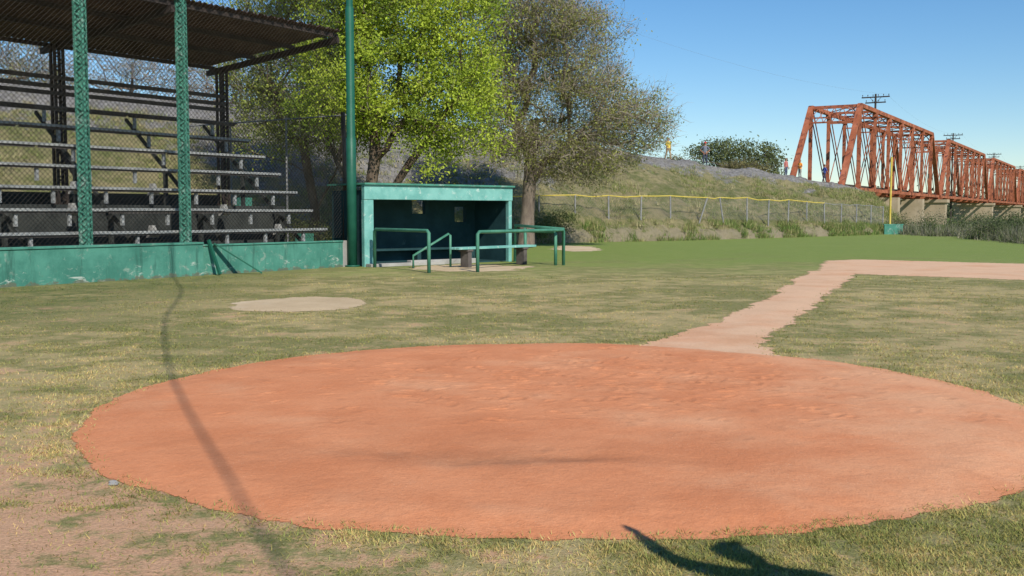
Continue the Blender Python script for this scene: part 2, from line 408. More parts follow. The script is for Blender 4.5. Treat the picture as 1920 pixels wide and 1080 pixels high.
def tuft_mat(name,tr=.25):
    m=NB(name); m.col(m.attr('Col'),.8)
    tl=m.n.new('ShaderNodeBsdfTranslucent'); m.l.new(m.attr('Col'),tl.inputs[0])
    mx=m.n.new('ShaderNodeMixShader'); mx.inputs[0].default_value=tr
    m.l.new(m.bsdf.outputs[0],mx.inputs[1]);m.l.new(tl.outputs[0],mx.inputs[2]);m.l.new(mx.outputs[0],m.out.inputs[0])
    return m.mat
M['leaf']=tuft_mat('leaves',.42); M['tuft']=tuft_mat('weeds',.25)
def tufts(name,P,n_per,Lr,Wd,cols,rs,spread=.15,up=.5):
    P=np.asarray(P);n=len(P)*n_per
    B=np.repeat(P,n_per,0)+np.concatenate([rs.normal(0,spread,(n,2)),np.full((n,1),-.03)],1)
    az=rs.rand(n)*2*np.pi;lean=rs.rand(n)*up*1.6
    ls=np.repeat(rs.uniform(.5,1.2,len(P)),n_per)
    L=rs.uniform(Lr[0],Lr[1],n)*ls
    D=np.stack([np.cos(az)*np.sin(lean),np.sin(az)*np.sin(lean),np.cos(lean)],1)*L[:,None]
    a2=rs.rand(n)*2*np.pi;Wv=np.stack([np.cos(a2),np.sin(a2),np.zeros(n)],1)*Wd
    V=np.stack([B-Wv,B+Wv,B+D],1).reshape(-1,3)
    ci=np.repeat(rs.randint(0,len(cols),len(P)),n_per)
    c=np.array(cols)[ci]*rs.uniform(.6,1.35,(n,1))
    return np_mesh(name,V,np.arange(n*3).reshape(-1,3),cols=np.repeat(c,3,0),mat=M['tuft'])
rs=np.random.RandomState(3)
sel=np.where((slopeC<.8)&(slopeC>.03)&(slopeV[:,0]>-40))[0]
w=fbm(slopeV[sel,0],slopeV[sel,1],.3,91); sel=sel[(rs.rand(len(sel))<np.clip((w-.36)*3,0.05,1))]
P=slopeV[sel]+np.concatenate([rs.normal(0,.25,(len(sel),2)),np.zeros((len(sel),1))],1)
tufts('weeds',P,16,(.12,.42),.018,[(.38,.33,.16),(.46,.40,.22),(.20,.24,.07),(.22,.25,.08),(.31,.32,.13),(.25,.29,.09)],rs)
ii=rs.randint(4*40-20,8*40,3000)
t=rs.uniform(-.02,.16,3000)
P=np.stack([rows[ii,0]+(rows[ii,2]-rows[ii,0])*t,rows[ii,1]+(rows[ii,3]-rows[ii,1])*t,rows[ii,5]*np.clip(t/.07,0,1)**.7*.95],1)
kk=fbm(P[:,0],P[:,1],.5,95)>.43
tufts('weeds',P[kk],18,(.15,.55),.02,[(.15,.23,.055),(.20,.27,.075),(.33,.31,.13)],rs)

# ------------------------------------------------------------ grandstand
def G(p,q,z): return (-5.1-.58*p-.815*q,32-.815*p+.58*q,z)
gs=empty('grandstand')
b=MB(); b.fbox(G,5.5,17,0,.22,-.1,.84); b.fbox(G,5.5,17,-.03,.25,.84,.90); b.obj('front_wall',M['teal_wall'],gs,bevel=.01)
b=MB(); b.fbox(G,.15,5.49,.10,.30,-.1,.78); b.fbox(G,.15,5.49,.07,.33,.78,.83); b.obj('side_wall',M['teal_wall'],gs,bevel=.01)
b=MB(); b.fbox(G,-.9,.14,.12,.3,-.1,.82); b.obj('end_wall',M['conc'],gs)
b=MB()
for p in (5.79,8.7,11.6,14.5):
    c=Vector(G(p,.36,0))
    for (dx,dy) in ((-.09,-.09),(.09,-.09),(.09,.09),(-.09,.09)):
        b.beam((c.x+dx,c.y+dy,.4),(c.x+dx,c.y+dy,9.3),.06,.06)
    z=.9
    while z<9.2:
        for (x1,y1,x2,y2) in ((-.09,-.1,.09,-.1),(.1,-.09,.1,.09)):
            b.beam((c.x+x1,c.y+y1,z),(c.x+x2,c.y+y2,z+.14),.05,.03)
            b.beam((c.x+x2,c.y+y2,z+.14),(c.x+x1,c.y+y1,z+.28),.05,.03)
        z+=.28
    b.tube([(c.x,c.y,.4),(c.x,c.y,9.25)],.085,8)
b.obj('net_posts',M['teal'],gs)
b=MB(); NP=420; p0,p1=-.12,17
def roofz(q): return 7.27-.085*q
vs=[];fs=[]
for i in range(NP+1):
    p=p0+(p1-p0)*i/NP; w=.035*math.sin(i/NP*(p1-p0)/.19*2*math.pi)
    for q in (.25,2.4,4.5,6.65):
        vs.append(G(p,q+(.05*math.sin(i*.7) if q<.3 else 0),roofz(q)+w+.06))
for i in range(NP):
    for j in range(3): fs.append((i*4+j,i*4+j+1,i*4+j+5,i*4+j+4))
b.add(vs,fs); b.obj('roof_sheets',M['rustroof'],gs,smooth=True)
b=MB()
for q in (.45,2.4,4.3,6.4): b.beam(G(p0+.05,q,roofz(q)-.07),G(p1,q,roofz(q)-.07),.08,.12)
for p in (.05,6.06,12.1):
    b.beam(G(p,.3,roofz(.3)-.23),G(p,6.6,roofz(6.6)-.23),.12,.18)
b.beam(G(6.06,5.8,3.6),G(6.06,4.6,2.4),.12,.16);b.beam(G(12.1,5.8,3.6),G(12.1,4.6,2.4),.12,.16)
b.obj('roof_frame',M['dksteel'],gs)
b=MB()
for p in (.1,6.06,12.1):
    for dp in (-.13,.13):
        for dq in (-.1,.1): b.beam(G(p+dp,5.8+dq,0),G(p+dp,5.8+dq,6.6),.07,.07)
    z=.1
    while z<6.4:
        b.beam(G(p-.13,5.7,z),G(p+.13,5.7,z+.2),.05,.03);b.beam(G(p+.13,5.7,z+.2),G(p-.13,5.7,z+.4),.05,.03); z+=.4
b.obj('rear_posts',M['dksteel'],gs)
rowsq=[(.61,1.22),(1.25,1.8),(1.95,2.38),(2.69,2.97),(3.43,3.55),(4.13,4.12),(4.82,4.70)]
b=MB();bd=MB();st=MB();pst=MB()
for i,(q,z) in enumerate(rowsq):
    bb=b if i<6 else bd  # top seat row gets the dark plank as painted roof shadow
    s=0.3
    while s<17:
        e=min(s+random.uniform(3.4,4.2),17); dz=random.uniform(-.012,.012)
        bb.fbox(G,s,e-.015,q,q+.28,z-.07+dz,z+dz)
        bd.fbox(G,s+.05,e-.05,q+.05,q+.09,z-.13,z-.072+dz)
        s=e
for z in (5.15,5.35,5.6): bd.fbox(G,.2,17,5.5,5.56,z-.06,z+.06)
b.obj('seat_planks',M['plank'],gs); bd.obj('bearers_and_top_row',M['plank_dk'],gs)
PS=(1.2,4.1,7.0,9.9,12.8,15.7)
for k,p in enumerate(PS):
    for i,(q,z) in enumerate(rowsq):
        for dp in ((0,) if i>3 else (0,1.5)):
            pst.fbox(G,p+dp-.04,p+dp+.04,q+.10,q+.18,z-.45,z-.07)
    for i in (0,1,2):
        if (i+k)%3==2: continue
        q,z=rowsq[i]; p_=p+.6+.5*((i*7+k*3)%4)
        P=[G(p_,q+.32,z-.20),G(p_+.24,q+.32,z-.20),G(p_+.24,q+.56,z-.20),G(p_,q+.56,z-.20),G(p_+.09,q+.36,z+.13),G(p_+.19,q+.36,z+.13),G(p_+.19,q+.5,z+.13),G(p_+.09,q+.5,z+.13)]
        st.box8(P)
st.obj('concrete_stubs',M['conc'],gs); pst.obj('seat_posts',M['plank'],gs)
b=MB()
for p in PS:
    b.beam(G(p,.4,.45),G(p,5.4,4.55),.06,.10)
    for q,z in ((1.9,1.6),(3.5,2.9)): b.beam(G(p,q,0),G(p,q,z),.10,.10)
b.fbox(G,-.1,17,6.35,6.5,0,2.3);  # this and the next dark sheet stand in for shade under the seats
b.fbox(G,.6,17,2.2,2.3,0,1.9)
b.obj('under_frame',M['dkshade'],gs)
b=MB(); b.fbox(G,-1.0,-.55,2.6,3.0,0,1.0); b.fbox(G,-.1,.3,4.6,5.0,0,2.2); b.obj('block_pier',M['teal'],gs)

def chain(b,F,a0,a1,z0,z1,sp,w):
    L=a1-a0;H=z1-z0
    o=-H
    while o<L:
        for sgn in (1,-1):
            s0=max(0,-o);s1=min(H,L-o)
            if s1>s0:
                if sgn==1: A=(a0+o+s0,z0+s0);B=(a0+o+s1,z0+s1)
                else: A=(a0+o+s0,z1-s0);B=(a0+o+s1,z1-s1)
                P=Vector(F(A[0],0,A[1]));Q=Vector(F(B[0],0,B[1]))
                d=(Q-P).normalized(); out=Vector(F(0,-1,0))-Vector(F(0,0,0)); out.normalize()
                sd=d.cross(out)
                k=.004*sgn
                v=[P+sd*w/2+out*k,P-sd*w/2+out*k,P+out*(w*.8+k)]; v2=[x+(Q-P) for x in v]
                b.add(v+v2,[(0,1,4,3),(1,2,5,4),(2,0,3,5)])
        o+=sp
bf=empty('backstop_netting')
b=MB(); chain(b,lambda a,q,z:G(a,q-.02+.12,z),.2,17,.92,9.0,.125,.009); b.obj('mesh',M['wire_dk'],bf)
b=MB()
for z in (9.0,): b.tube([G(.1,.12,z),G(17,.12,z)],.03,6)
b.obj('top_rail',M['pole'],bf)
b=MB(); c=G(-.15,.0,0)
b.tube([(c[0],c[1],0),(c[0],c[1],4),(c[0]+.0,c[1],4.02),(c[0],c[1],8),(c[0],c[1],8.02),(c[0],c[1],13)],[.155,.155,.135,.13,.105,.1],16)
b.tube([(c[0],c[1],0),(c[0],c[1],.05)],.24,16)
b.obj('steel_pole',M['pole'],smooth=True)
b=MB(); c=G(-.75,.9,0)
b.tube([(c[0],c[1],0),(c[0]+.03,c[1],2.5),(c[0]-.02,c[1],4.9)],[.09,.08,.07],8); b.obj('wooden_post',M['bark'],smooth=True)
def Fk(o,d):
    ln=math.hypot(*d);d=(d[0]/ln,d[1]/ln)
    return lambda a,q,z:(o[0]+d[0]*a-d[1]*q,o[1]+d[1]*a+d[0]*q,z)
F1=Fk((-12.4,38.6),(7.0,-4.6))
tf=empty('chain_link_fence')
b=MB(); chain(b,F1,0,8.3,.1,4.9,.16,.009); b.obj('mesh',M['wire_dk'],tf)
b=MB()
for a in (0,2.7,5.5,8.2): b.tube([F1(a,.03,0),F1(a,.03,4.95)],.035,6)
b.tube([F1(0,.03,4.9),F1(8.3,.03,4.9)],.025,6); b.obj('frame',M['wire'],tf)
b=MB(); b.beam(G(5.15,.0,.86),G(4.15,-.75,.03),.16,.04); b.beam(G(5.3,.03,.95),G(5.25,-.35,.03),.07,.07); b.obj('leaning_plank',M['pole'])

# ------------------------------------------------------------ dugout
def D(k,q,z): return (-4.5+.781*k-.625*q,32+.625*k+.781*q,z)
dg=empty('dugout'); LK=5.76; DP=2.0
b=MB()
b.fbox(D,-.12,LK+.02,-.02,.16,2.10,2.56)
b.fbox(D,-.12,.22,0,.18,-.05,2.098)
b.fbox(D,LK-.14,LK,0,.18,-.05,2.098)
b.obj('front_frame',M['teal_light'],dg,bevel=.012)
b=MB()
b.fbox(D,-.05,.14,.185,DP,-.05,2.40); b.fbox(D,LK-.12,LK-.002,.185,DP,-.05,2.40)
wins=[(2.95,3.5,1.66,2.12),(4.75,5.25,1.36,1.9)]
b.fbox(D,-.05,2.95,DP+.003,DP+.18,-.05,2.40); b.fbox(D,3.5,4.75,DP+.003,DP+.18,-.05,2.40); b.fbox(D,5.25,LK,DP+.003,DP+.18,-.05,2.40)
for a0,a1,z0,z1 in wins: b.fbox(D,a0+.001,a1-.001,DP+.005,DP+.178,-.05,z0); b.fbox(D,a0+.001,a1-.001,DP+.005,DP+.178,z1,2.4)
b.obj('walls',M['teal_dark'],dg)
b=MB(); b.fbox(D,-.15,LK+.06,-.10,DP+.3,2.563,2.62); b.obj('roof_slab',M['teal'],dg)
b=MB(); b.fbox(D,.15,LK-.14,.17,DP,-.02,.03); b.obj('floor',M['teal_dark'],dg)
b=MB(); b.fbox(D,.3,LK-.3,DP-.45,DP-.1,.42,.48)
for k in (.6,2.9,5.1): b.fbox(D,k,k+.15,DP-.4,DP-.15,.03,.42)
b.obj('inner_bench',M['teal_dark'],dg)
b=MB(); b.fbox(D,-.1,2.7,-.35,-.03,.0,.10); b.fbox(D,1.5,4.2,-.16,.1,.0,.16);b.obj('step',M['conc'],dg,bevel=.01)
rs=np.random.RandomState(12); P=np.array([D(rs.uniform(0,LK),rs.uniform(0,DP),2.63) for _ in range(220)])
o=tufts('roof_litter',P,8,(.02,.07),.012,[(.14,.09,.05),(.2,.13,.07)],rs,.1,1.0); o.parent=dg

def rail(name,lines,r=.052):
    b=MB()
    for L in lines: b.tube(L,r,10)
    return b.obj(name,M['rail'],smooth=True)
A=(-4.25,31.7);B_=(-2.33,28.7)
rail('railing',[[(A[0],A[1],0),(A[0],A[1],1.12)]+[(A[0]+.05,A[1]-.07,1.18)]+[(B_[0]-.05,B_[1]+.07,1.18),(B_[0],B_[1],1.12),(B_[0],B_[1],0)]])
rail('handrail',[[(-1.9,31.6,0),(-1.9,31.6,1.0),(-1.95,31.6,1.05),(-3.02,31.3,.38),(-3.02,31.3,0)]],.035)
A=(-.98,29.15);B_=(1.66,33.0);C_=(.12,35.5)
rail('railing',[[(A[0],A[1],0),(A[0],A[1],1.08),(A[0]+.05,A[1]+.07,1.14),(B_[0]-.04,B_[1]-.06,1.14),(B_[0],B_[1],1.10),(B_[0],B_[1],0)],
   [(B_[0],B_[1],1.16),(C_[0],C_[1],1.26),(C_[0]-.02,C_[1],0)],[(1.40,32.9,0),(1.40,32.9,1.06),(1.32,32.95,1.08),(-.1,34.6,1.1)],[(.45,34.9,0),(.45,34.9,1.18)]])
bn=empty('bench'); F2=Fk((-1.6,30.9),(2.65,3.1))
b=MB()
for q in (0,.14,.28): b.fbox(F2,0,3.7,q,q+.12,.57,.64)
b.obj('seat',M['teal_light'],bn,bevel=.006)
b=MB()
for a in (.45,3.1):
    b.fbox(F2,a,a+.16,.03,.37,0,.50); b.fbox(F2,a-.05,a+.2,0,.4,.50,.567)
b.obj('legs',M['plank_dk'],bn,bevel=.01)

# ------------------------------------------------------------ outfield fence
of=empty('chain_link_fence')
fl=catmull([(-7,53.2,.8),(1.85,58.9,1.25),(12.2,66.2,1.3),(21,74.2,1.1),(29.3,82.6,.85),(31.5,86,.7)],8)
b=MB();bt=MB();by=MB()
seg=np.linalg.norm(np.diff(fl[:,:2],axis=0),axis=1);cum=np.concatenate([[0],np.cumsum(seg)])
def fp(s): return np.array([np.interp(s,cum,fl[:,i]) for i in range(3)])
s=0;prev=None;i=0
rr=random.Random(5)
while s<cum[-1]:
    p=fp(s); lx=rr.uniform(-.06,.06); 
    if 9<=i<=10: lx=.55 if i==9 else -.3
    top=(p[0]+lx,p[1],p[2]+1.45+rr.uniform(-.05,.05)-abs(lx)*.2)
    b.tube([(p[0],p[1],p[2]-.4),top],.05,6)
    if prev is not None:
        P0,T0=prev
        yel= i<16
        mid=((T0[0]+top[0])/2,(T0[1]+top[1])/2,(T0[2]+top[2])/2-rr.uniform(0,.10))
        (by if yel else b).tube([T0,mid,top],.034 if yel else .025,6)
        L=math.hypot(p[0]-P0[0],p[1]-P0[1]); zz=P0[2]; dz=p[2]-P0[2]
        o=Fk(P0[:2],(p[0]-P0[0],p[1]-P0[1]))
        chain(bt,lambda a,q,z,o=o,L=L,dz=dz:o(a,q,z+dz*a/L),0,L,zz,zz+1.38,.2,.009)
    prev=(p,top); s+=2.55; i+=1
b.obj('posts',M['wire'],of);bt.obj('mesh',M['wire'],of);by.obj('yellow_cap',M['yellow'],of)
b=MB(); b.tube([(30.2,82,0),(30.2,82,6.1)],.085,8); b.tube([(30.2,82,6.1),(30.2,82,6.14)],.1,8); b.obj('foul_pole',M['yellow'])
b=MB(); b.fbox(Fk((29.6,81.5),(1,.2)),0,1.6,0,.1,0,.75); b.fbox(Fk((29.6,81.5),(1,.2)),-.06,1.66,-.03,.13,.75,.82); b.obj('low_wall',M['teal'])

# ------------------------------------------------------------ truss bridge
br=empty('truss_bridge')
def Bf(k,w,z): return (36.2+.515*k-.857*w,107+.857*k+.515*w,z)
ZB,ZT=4.15,12.75
b=MB();bb=MB();dk=MB()
def laced(p1,p2,w=.42,d=.36,step=.55,fl=.1):
    p1=Vector(p1);p2=Vector(p2);dv=(p2-p1);L=dv.length;dv.normalize()
    out=Vector((-.857,.515,0)); sx=dv.cross(out).normalized()
    for s in (-1,1):
        b.beam(p1+sx*s*w/2,p2+sx*s*w/2,fl,d,up=tuple(out))
    n=max(2,int(L/step))
    for side in (-1,1):
        for i in range(n):
            a=p1+dv*(L*i/n)+out*side*d*.5;c=p1+dv*(L*(i+1)/n)+out*side*d*.5
            s=1 if i%2 else -1
            b.beam(a+sx*s*w/2,c-sx*s*w/2,.07,.03,up=tuple(out))
for sp in range(6):
    k0=-8.3+sp*60.4; L=59.6; pn=8; pl=L/pn
    for w in (0,5):
        K=[k0+i*pl for i in range(pn+1)]
        b.beam(Bf(K[1]-.1,w,ZT),Bf(K[-2]+.1,w,ZT),.42,.42)
        b.beam(Bf(K[0],w,ZB),Bf(K[-1],w,ZB),.30,.36)
        for (ka,kb) in ((K[0],K[1]),(K[-1],K[-2])):
            b.beam(Bf(ka,w,ZB),Bf(kb,w,ZT),.48,.5,up=(-.857,.515,0))
        for i in range(1,pn):
            if sp<3: laced(Bf(K[i],w,ZB),Bf(K[i],w,ZT),w=.38,d=.3)
            else: b.beam(Bf(K[i],w,ZB),Bf(K[i],w,ZT),.40,.3)
        for i in range(1,pn-1):
            a,c=(K[i],K[i+1])
            if i<pn//2: A,C2=Bf(a,w,ZT),Bf(c,w,ZB)
            else: A,C2=Bf(c,w,ZT),Bf(a,w,ZB)
            for off in (-.14,.14):
                b.beam(Vector(A)+Vector((-.857,.515,0))*off,Vector(C2)+Vector((-.857,.515,0))*off,.07,.18)
            if i in (2,3,4,5):
                A2=Bf(a if A==Bf(c,w,ZT) else c,w,ZT);C3=Bf(c if A==Bf(c,w,ZT) else a,w,ZB)
                b.beam(A2,C3,.08,.09)
    for i in range(1,pn):
        b.beam(Bf(K[i],0,ZT),Bf(K[i],5,ZT),.2,.25)
        b.beam(Bf(K[i],0,ZT-1.1),Bf(K[i],5,ZT-1.1),.12,.14)
        b.beam(Bf(K[i],0,ZT),Bf(K[i],2.5,ZT-1.1),.08,.1);b.beam(Bf(K[i],5,ZT),Bf(K[i],2.5,ZT-1.1),.08,.1)
        b.beam(Bf(K[i],0,ZT-1.1),Bf(K[i],.9,ZT-.1),.1,.1)
        if i<pn-1:
            b.beam(Bf(K[i],0,ZT+.1),Bf(K[i+1],5,ZT+.1),.08,.08);b.beam(Bf(K[i],5,ZT+.14),Bf(K[i+1],0,ZT+.14),.08,.08)
    for ka,kb in ((K[0],K[1]),(K[-1],K[-2])):
        f=lambda t,w:Bf(ka+(kb-ka)*t,w,ZB+(ZT-ZB)*t)
        for t in (.985,.80): b.beam(f(t,0),f(t,5),.22,.16)
        for j in range(6):
            b.beam(f(.985,j*5/6),f(.80,(j+1)*5/6),.06,.05);b.beam(f(.80,j*5/6),f(.985,(j+1)*5/6),.06,.05)
        b.beam(f(.80,0),f(.985,0),.1,.1)
    for i in range(pn+1): b.beam(Bf(K[i],0,ZB-.15),Bf(K[i],5,ZB-.15),.35,.6)
    for w in (1.6,3.4): b.beam(Bf(k0,w,ZB-.1),Bf(k0+L,w,ZB-.1),.3,.6)
    for w in (0,5):
        for i in range(pn+1):
            if 0<i<pn: b.fbox(Bf,K[i]-.45,K[i]+.45,w-.22,w+.22,ZT-.6,ZT-.22)
            b.fbox(Bf,K[i]-.4,K[i]+.4,w-.2,w+.2,ZB+.19,ZB+.6)
    k=k0
    while k<k0+L:
        dk.fbox(Bf,k,k+.25,.5,4.5,ZB+.26,ZB+.46); k+=.55
    for w in (1.75,3.25): dk.fbox(Bf,k0,k0+60.4,w-.04,w+.04,ZB+.462,ZB+.6)
    for kk in ([k0-.2] if sp else []):
        bb.fbox(Bf,kk-1.0,kk+1.0,-1.0,6.0,-3,ZB-.9); bb.fbox(Bf,kk-1.25,kk+1.25,-1.3,6.3,ZB-.9,ZB-.45)
bb.fbox(Bf,-10.5,-7.4,-.9,5.9,-1,ZB-.45)
for k in (18,35): 
    bb.fbox(Bf,k-.7,k+.7,-.6,5.6,-2,ZB-.6)
b.obj('steelwork',M['rust'],br); dk.obj('deck',M['tie'],br); bb.obj('piers',M['conc_tan'],br)

tr=MB()
cen=rows[:,2:4]+Nn*3.4
cenz=rows[:,4]+.16
cseg=np.linalg.norm(np.diff(cen,axis=0),axis=1);cc_=np.concatenate([[0],np.cumsum(cseg)])
s=cc_[80]
while s<cc_[-1]-1:
    x=np.interp(s,cc_,cen[:,0]);y=np.interp(s,cc_,cen[:,1]);z=np.interp(s,cc_,cenz);nx=np.interp(s,cc_,Nn[:,0]);ny=np.interp(s,cc_,Nn[:,1])
    tr.beam((x-nx*1.3,y-ny*1.3,z),(x+nx*1.3,y+ny*1.3,z),.22,.16); s+=.65
for o in (-.72,.72):
    tr.tube([(cen[i,0]+Nn[i,0]*o,cen[i,1]+Nn[i,1]*o,cenz[i]+.17) for i in range(80,len(rows),4)],.05,4)
tr.obj('railway_track',M['tie'])

tops=[]
def upole(x,y,zt,zb):
    b=MB(); d=Vector((.857,-.515,0))
    b.tube([(x,y,zb),(x,y,zt)],[.16,.11],8)
    for z,w in ((zt-.35,1.5),(zt-.95,1.1)):
        b.beam(Vector((x,y,z))-d*w,Vector((x,y,z))+d*w,.1,.13)
        for k in np.linspace(-w+.1,w-.1,6 if w>1.2 else 4):
            p=Vector((x,y,z+.06))+d*float(k); b.tube([p,p+Vector((0,0,.12)),p+Vector((0,0,.13)),p+Vector((0,0,.24))],[.025,.025,.055,.04],6)
    b.beam(Vector((x,y,zt-1.0)),Vector((x,y,zt-.4))+d*.6,.04,.04);b.beam(Vector((x,y,zt-1.0)),Vector((x,y,zt-.4))-d*.6,.04,.04)
    b.obj('utility_pole',M['dksteel']); tops.append(Vector((x,y,zt-.1)))
for (x,y,zt) in ((40.4,115,14.9),(73.5,172,15),(108,231,15.2),(148,300,15.5)): upole(x,y,zt,0)
b=MB(); d=Vector((.857,-.515,0))
pts=[Vector((-4,66,17))]+tops
for a,c in zip(pts[:-1],pts[1:]):
    L=(c-a).length; P=[a.lerp(c,t)+d*1.2-Vector((0,0,L*.02*4*t*(1-t))) for t in np.linspace(0,1,14)]
    b.tube(P,.005,4)
b.obj('overhead_wires',M['wire'])

pts=[(6.2,-12,9.2),(3.5,-5.6,8.0),(2.32,-2.9,7.6),(.98,.2,7.4),(-.06,2.9,7.4),(-1.58,7.4,7.6),(-3.2,13.4,8.1),(-6.0,20.0,8.7),(-10.2,25.2,9.3)]
P=catmull(pts,8); b=MB(); b.tube([tuple(p) for p in P],.017,6); b.obj('cable',M['dksteel'])
b=MB(); b.tube([(6.2,-12,0),(6.2,-12,9.4)],[.15,.1],10); b.obj('wooden_pole',M['bark'],smooth=True)

# ------------------------------------------------------------ trees
def tree(name,trunk,blobs,ncl,nleaf,lsize,lsig,cols,bark,twigs=0,twl=.8,seed=1,r0=.014,trunk_r=.3,surf=.5,twcol=(.2,.17,.14),extra_stems=()):
    rs=np.random.RandomState(seed)
    nodes=[np.array(p,float) for p in trunk];par=[-1]+list(range(len(trunk)-1));pl=[0]
    for i in range(1,len(trunk)): pl.append(pl[-1]+np.linalg.norm(nodes[i]-nodes[i-1]))
    for st in extra_stems:
        pp=st[0]
        for q in st[1:]:
            nodes.append(np.array(q,float));par.append(pp);pl.append(pl[pp]+np.linalg.norm(nodes[-1]-nodes[pp]));pp=len(nodes)-1
    wts=np.array([bl[1][0]*bl[1][1]*bl[1][2]*(bl[2] if len(bl)>2 else 1) for bl in blobs]);wts=wts/wts.sum()
    cl=[]
    tries=0
    while len(cl)<ncl and tries<ncl*30:
        tries+=1
        bl=blobs[rs.choice(len(blobs),p=wts)]
        v=rs.normal(size=3);v/=np.linalg.norm(v); r=rs.rand()**(1/3*(1-surf)+.0001) if rs.rand()<surf else rs.rand()**(1/3)
        r*=rs.uniform(.85,1.1)
        c=np.array(bl[0])+v*r*np.array(bl[1])
        if cl and min(np.linalg.norm(c-q) for q in cl)<lsig*.7: continue
        cl.append(c)
    top=nodes[len(trunk)-1]
    cl.sort(key=lambda c:np.linalg.norm(c-top))
    tips=[]
    fixed=2 if len(trunk)>3 else 1
    for c in cl:
        N=np.array(nodes[fixed:]);d=np.linalg.norm(N-c,axis=1)+.25*np.array(pl[fixed:])+np.where(N[:,2]>c[2]+.6,1.0,0)
        j=int(np.argmin(d))+fixed; a=nodes[j];L=np.linalg.norm(c-a);n=max(1,int(L/.7)); pj=j
        for s in range(1,n+1):
            t=s/n; p=a+(c-a)*t
            if s<n: p=p+rs.normal(0,.09*min(L,2),3)+np.array([0,0,.12*L*math.sin(t*math.pi)])
            nodes.append(p);par.append(pj);pl.append(pl[pj]+L/n);pj=len(nodes)-1
        tips.append(pj)
    cnt=np.zeros(len(nodes))
    for t in tips: cnt[t]+=1
    for i in range(len(nodes)-1,-1,-1):
        if par[i]>=0 and par[i]<i: cnt[par[i]]+=cnt[i]
    rad=np.minimum(r0*np.maximum(cnt,.6)**.52,trunk_r)
    rad[0]=trunk_r*1.35
    for i in range(1,len(trunk)): rad[i]=max(rad[i],trunk_r*(1-.35*i/len(trunk)))
    e=empty(name); b=MB()
    for i in range(1,len(nodes)):
        p=par[i]
        n=9 if rad[i]>.1 else (5 if rad[i]>.03 else 3)
        rp=min(rad[p],rad[i]*1.6) if i>=len(trunk) else rad[p]
        b.tube([nodes[p],nodes[i]],[rp,rad[i]],n,cap=False)
    b.obj('trunk_and_branches',bark,e,smooth=True)
    cl=np.array(cl)
    if nleaf:
        n=len(cl)*nleaf
        cs=rs.uniform(.7,1.25,len(cl))
        O=rs.normal(0,1,(n,3))*np.array([1,1,.7])*lsig*np.repeat(cs,nleaf)[:,None]*.62
        Pn=np.repeat(cl,nleaf,0)+O
        a=rs.normal(size=(n,3));a/=np.linalg.norm(a,axis=1)[:,None]
        h=rs.normal(size=(n,3))+np.array([0.2,-.4,.9]);t=np.cross(a,h);t/=np.linalg.norm(t,axis=1)[:,None]+1e-9
        s=rs.uniform(.6,1.3,(n,1))*lsize
        V=np.stack([Pn-a*s,Pn-t*s*.5,Pn+a*s,Pn+t*s*.5],1).reshape(-1,3)
        cc=np.array(cols);cm=rs.rand(len(cl),1)
        base=cc[0]*(1-cm)+cc[1]*cm
        if len(cc)>2:
            k=rs.rand(len(cl))<.25; base[k]=cc[2]
        c=np.repeat(base,nleaf,0)*rs.uniform(.65,1.35,(n,1))
        np_mesh('foliage',V,np.arange(n*4).reshape(-1,4),cols=np.repeat(c,4,0),mat=M['leaf'],parent=e)
    if twigs:
        n=len(cl)*twigs
        B=np.repeat(cl,twigs,0)+rs.normal(0,lsig*.45,(n,3))
        ctr=np.array(top); od=B-ctr;od/=np.linalg.norm(od,axis=1)[:,None]
        Dv=rs.normal(0,.75,(n,3))+od*.7+np.array([0,0,.15]);Dv/=np.linalg.norm(Dv,axis=1)[:,None]
        Lg=rs.uniform(.4,1,(n,1))*twl
        sd=np.cross(Dv,rs.normal(size=(n,3)));sd/=np.linalg.norm(sd,axis=1)[:,None]
        w=.011*twl/.8
        m_=B+Dv*Lg*.5+rs.normal(0,.06,(n,3))
        V=np.stack([B-sd*w,B+sd*w,m_+sd*w*.6,m_-sd*w*.6],1).reshape(-1,3)
        V2=np.stack([m_-sd*w*.6,m_+sd*w*.6,B+Dv*Lg+rs.normal(0,.08,(n,3)),m_-sd*w*.5],1).reshape(-1,3)
        VV=np.concatenate([V,V2]); c=np.array(twcol)*rs.uniform(.6,1.4,(2*n,1))
        np_mesh('twigs',VV,np.arange(2*n*4).reshape(-1,4),cols=np.repeat(c,4,0),mat=M['tuft'],parent=e)
    return e

tree('leafy_tree',[(-5.9,42,0),(-6.0,42,1.2),(-5.8,42.1,2.6),(-5.6,42.1,3.9),(-5.6,42.2,5.2)],
  [((-4.8,42.2,8.2),(4.3,3.8,3.9)),((-2.2,41.8,5.7),(2.1,2.2,1.9)),((-2.8,41.8,8.8),(2.9,2.6,2.6)),((-6.8,42,6.2),(2.6,2.6,1.8)),((-6.4,42,11.4),(4.2,3,1.8)),((-3.2,41.2,4.1),(1.2,1.4,.9)),((-1.9,42,11.3),(2.2,2,1.6))],
  400,225,.070,.64,[(.36,.46,.045),(.47,.55,.07),(.23,.31,.04)],M['bark'],twigs=10,seed=3,trunk_r=.27,surf=.45,
  extra_stems=[(1,(-6.5,42.2,2.4),(-7.2,42.3,3.8),(-7.8,42.4,5.2)),(1,(-5.0,41.8,2.4),(-4.2,41.6,3.6),(-3.2,41.7,4.9))])
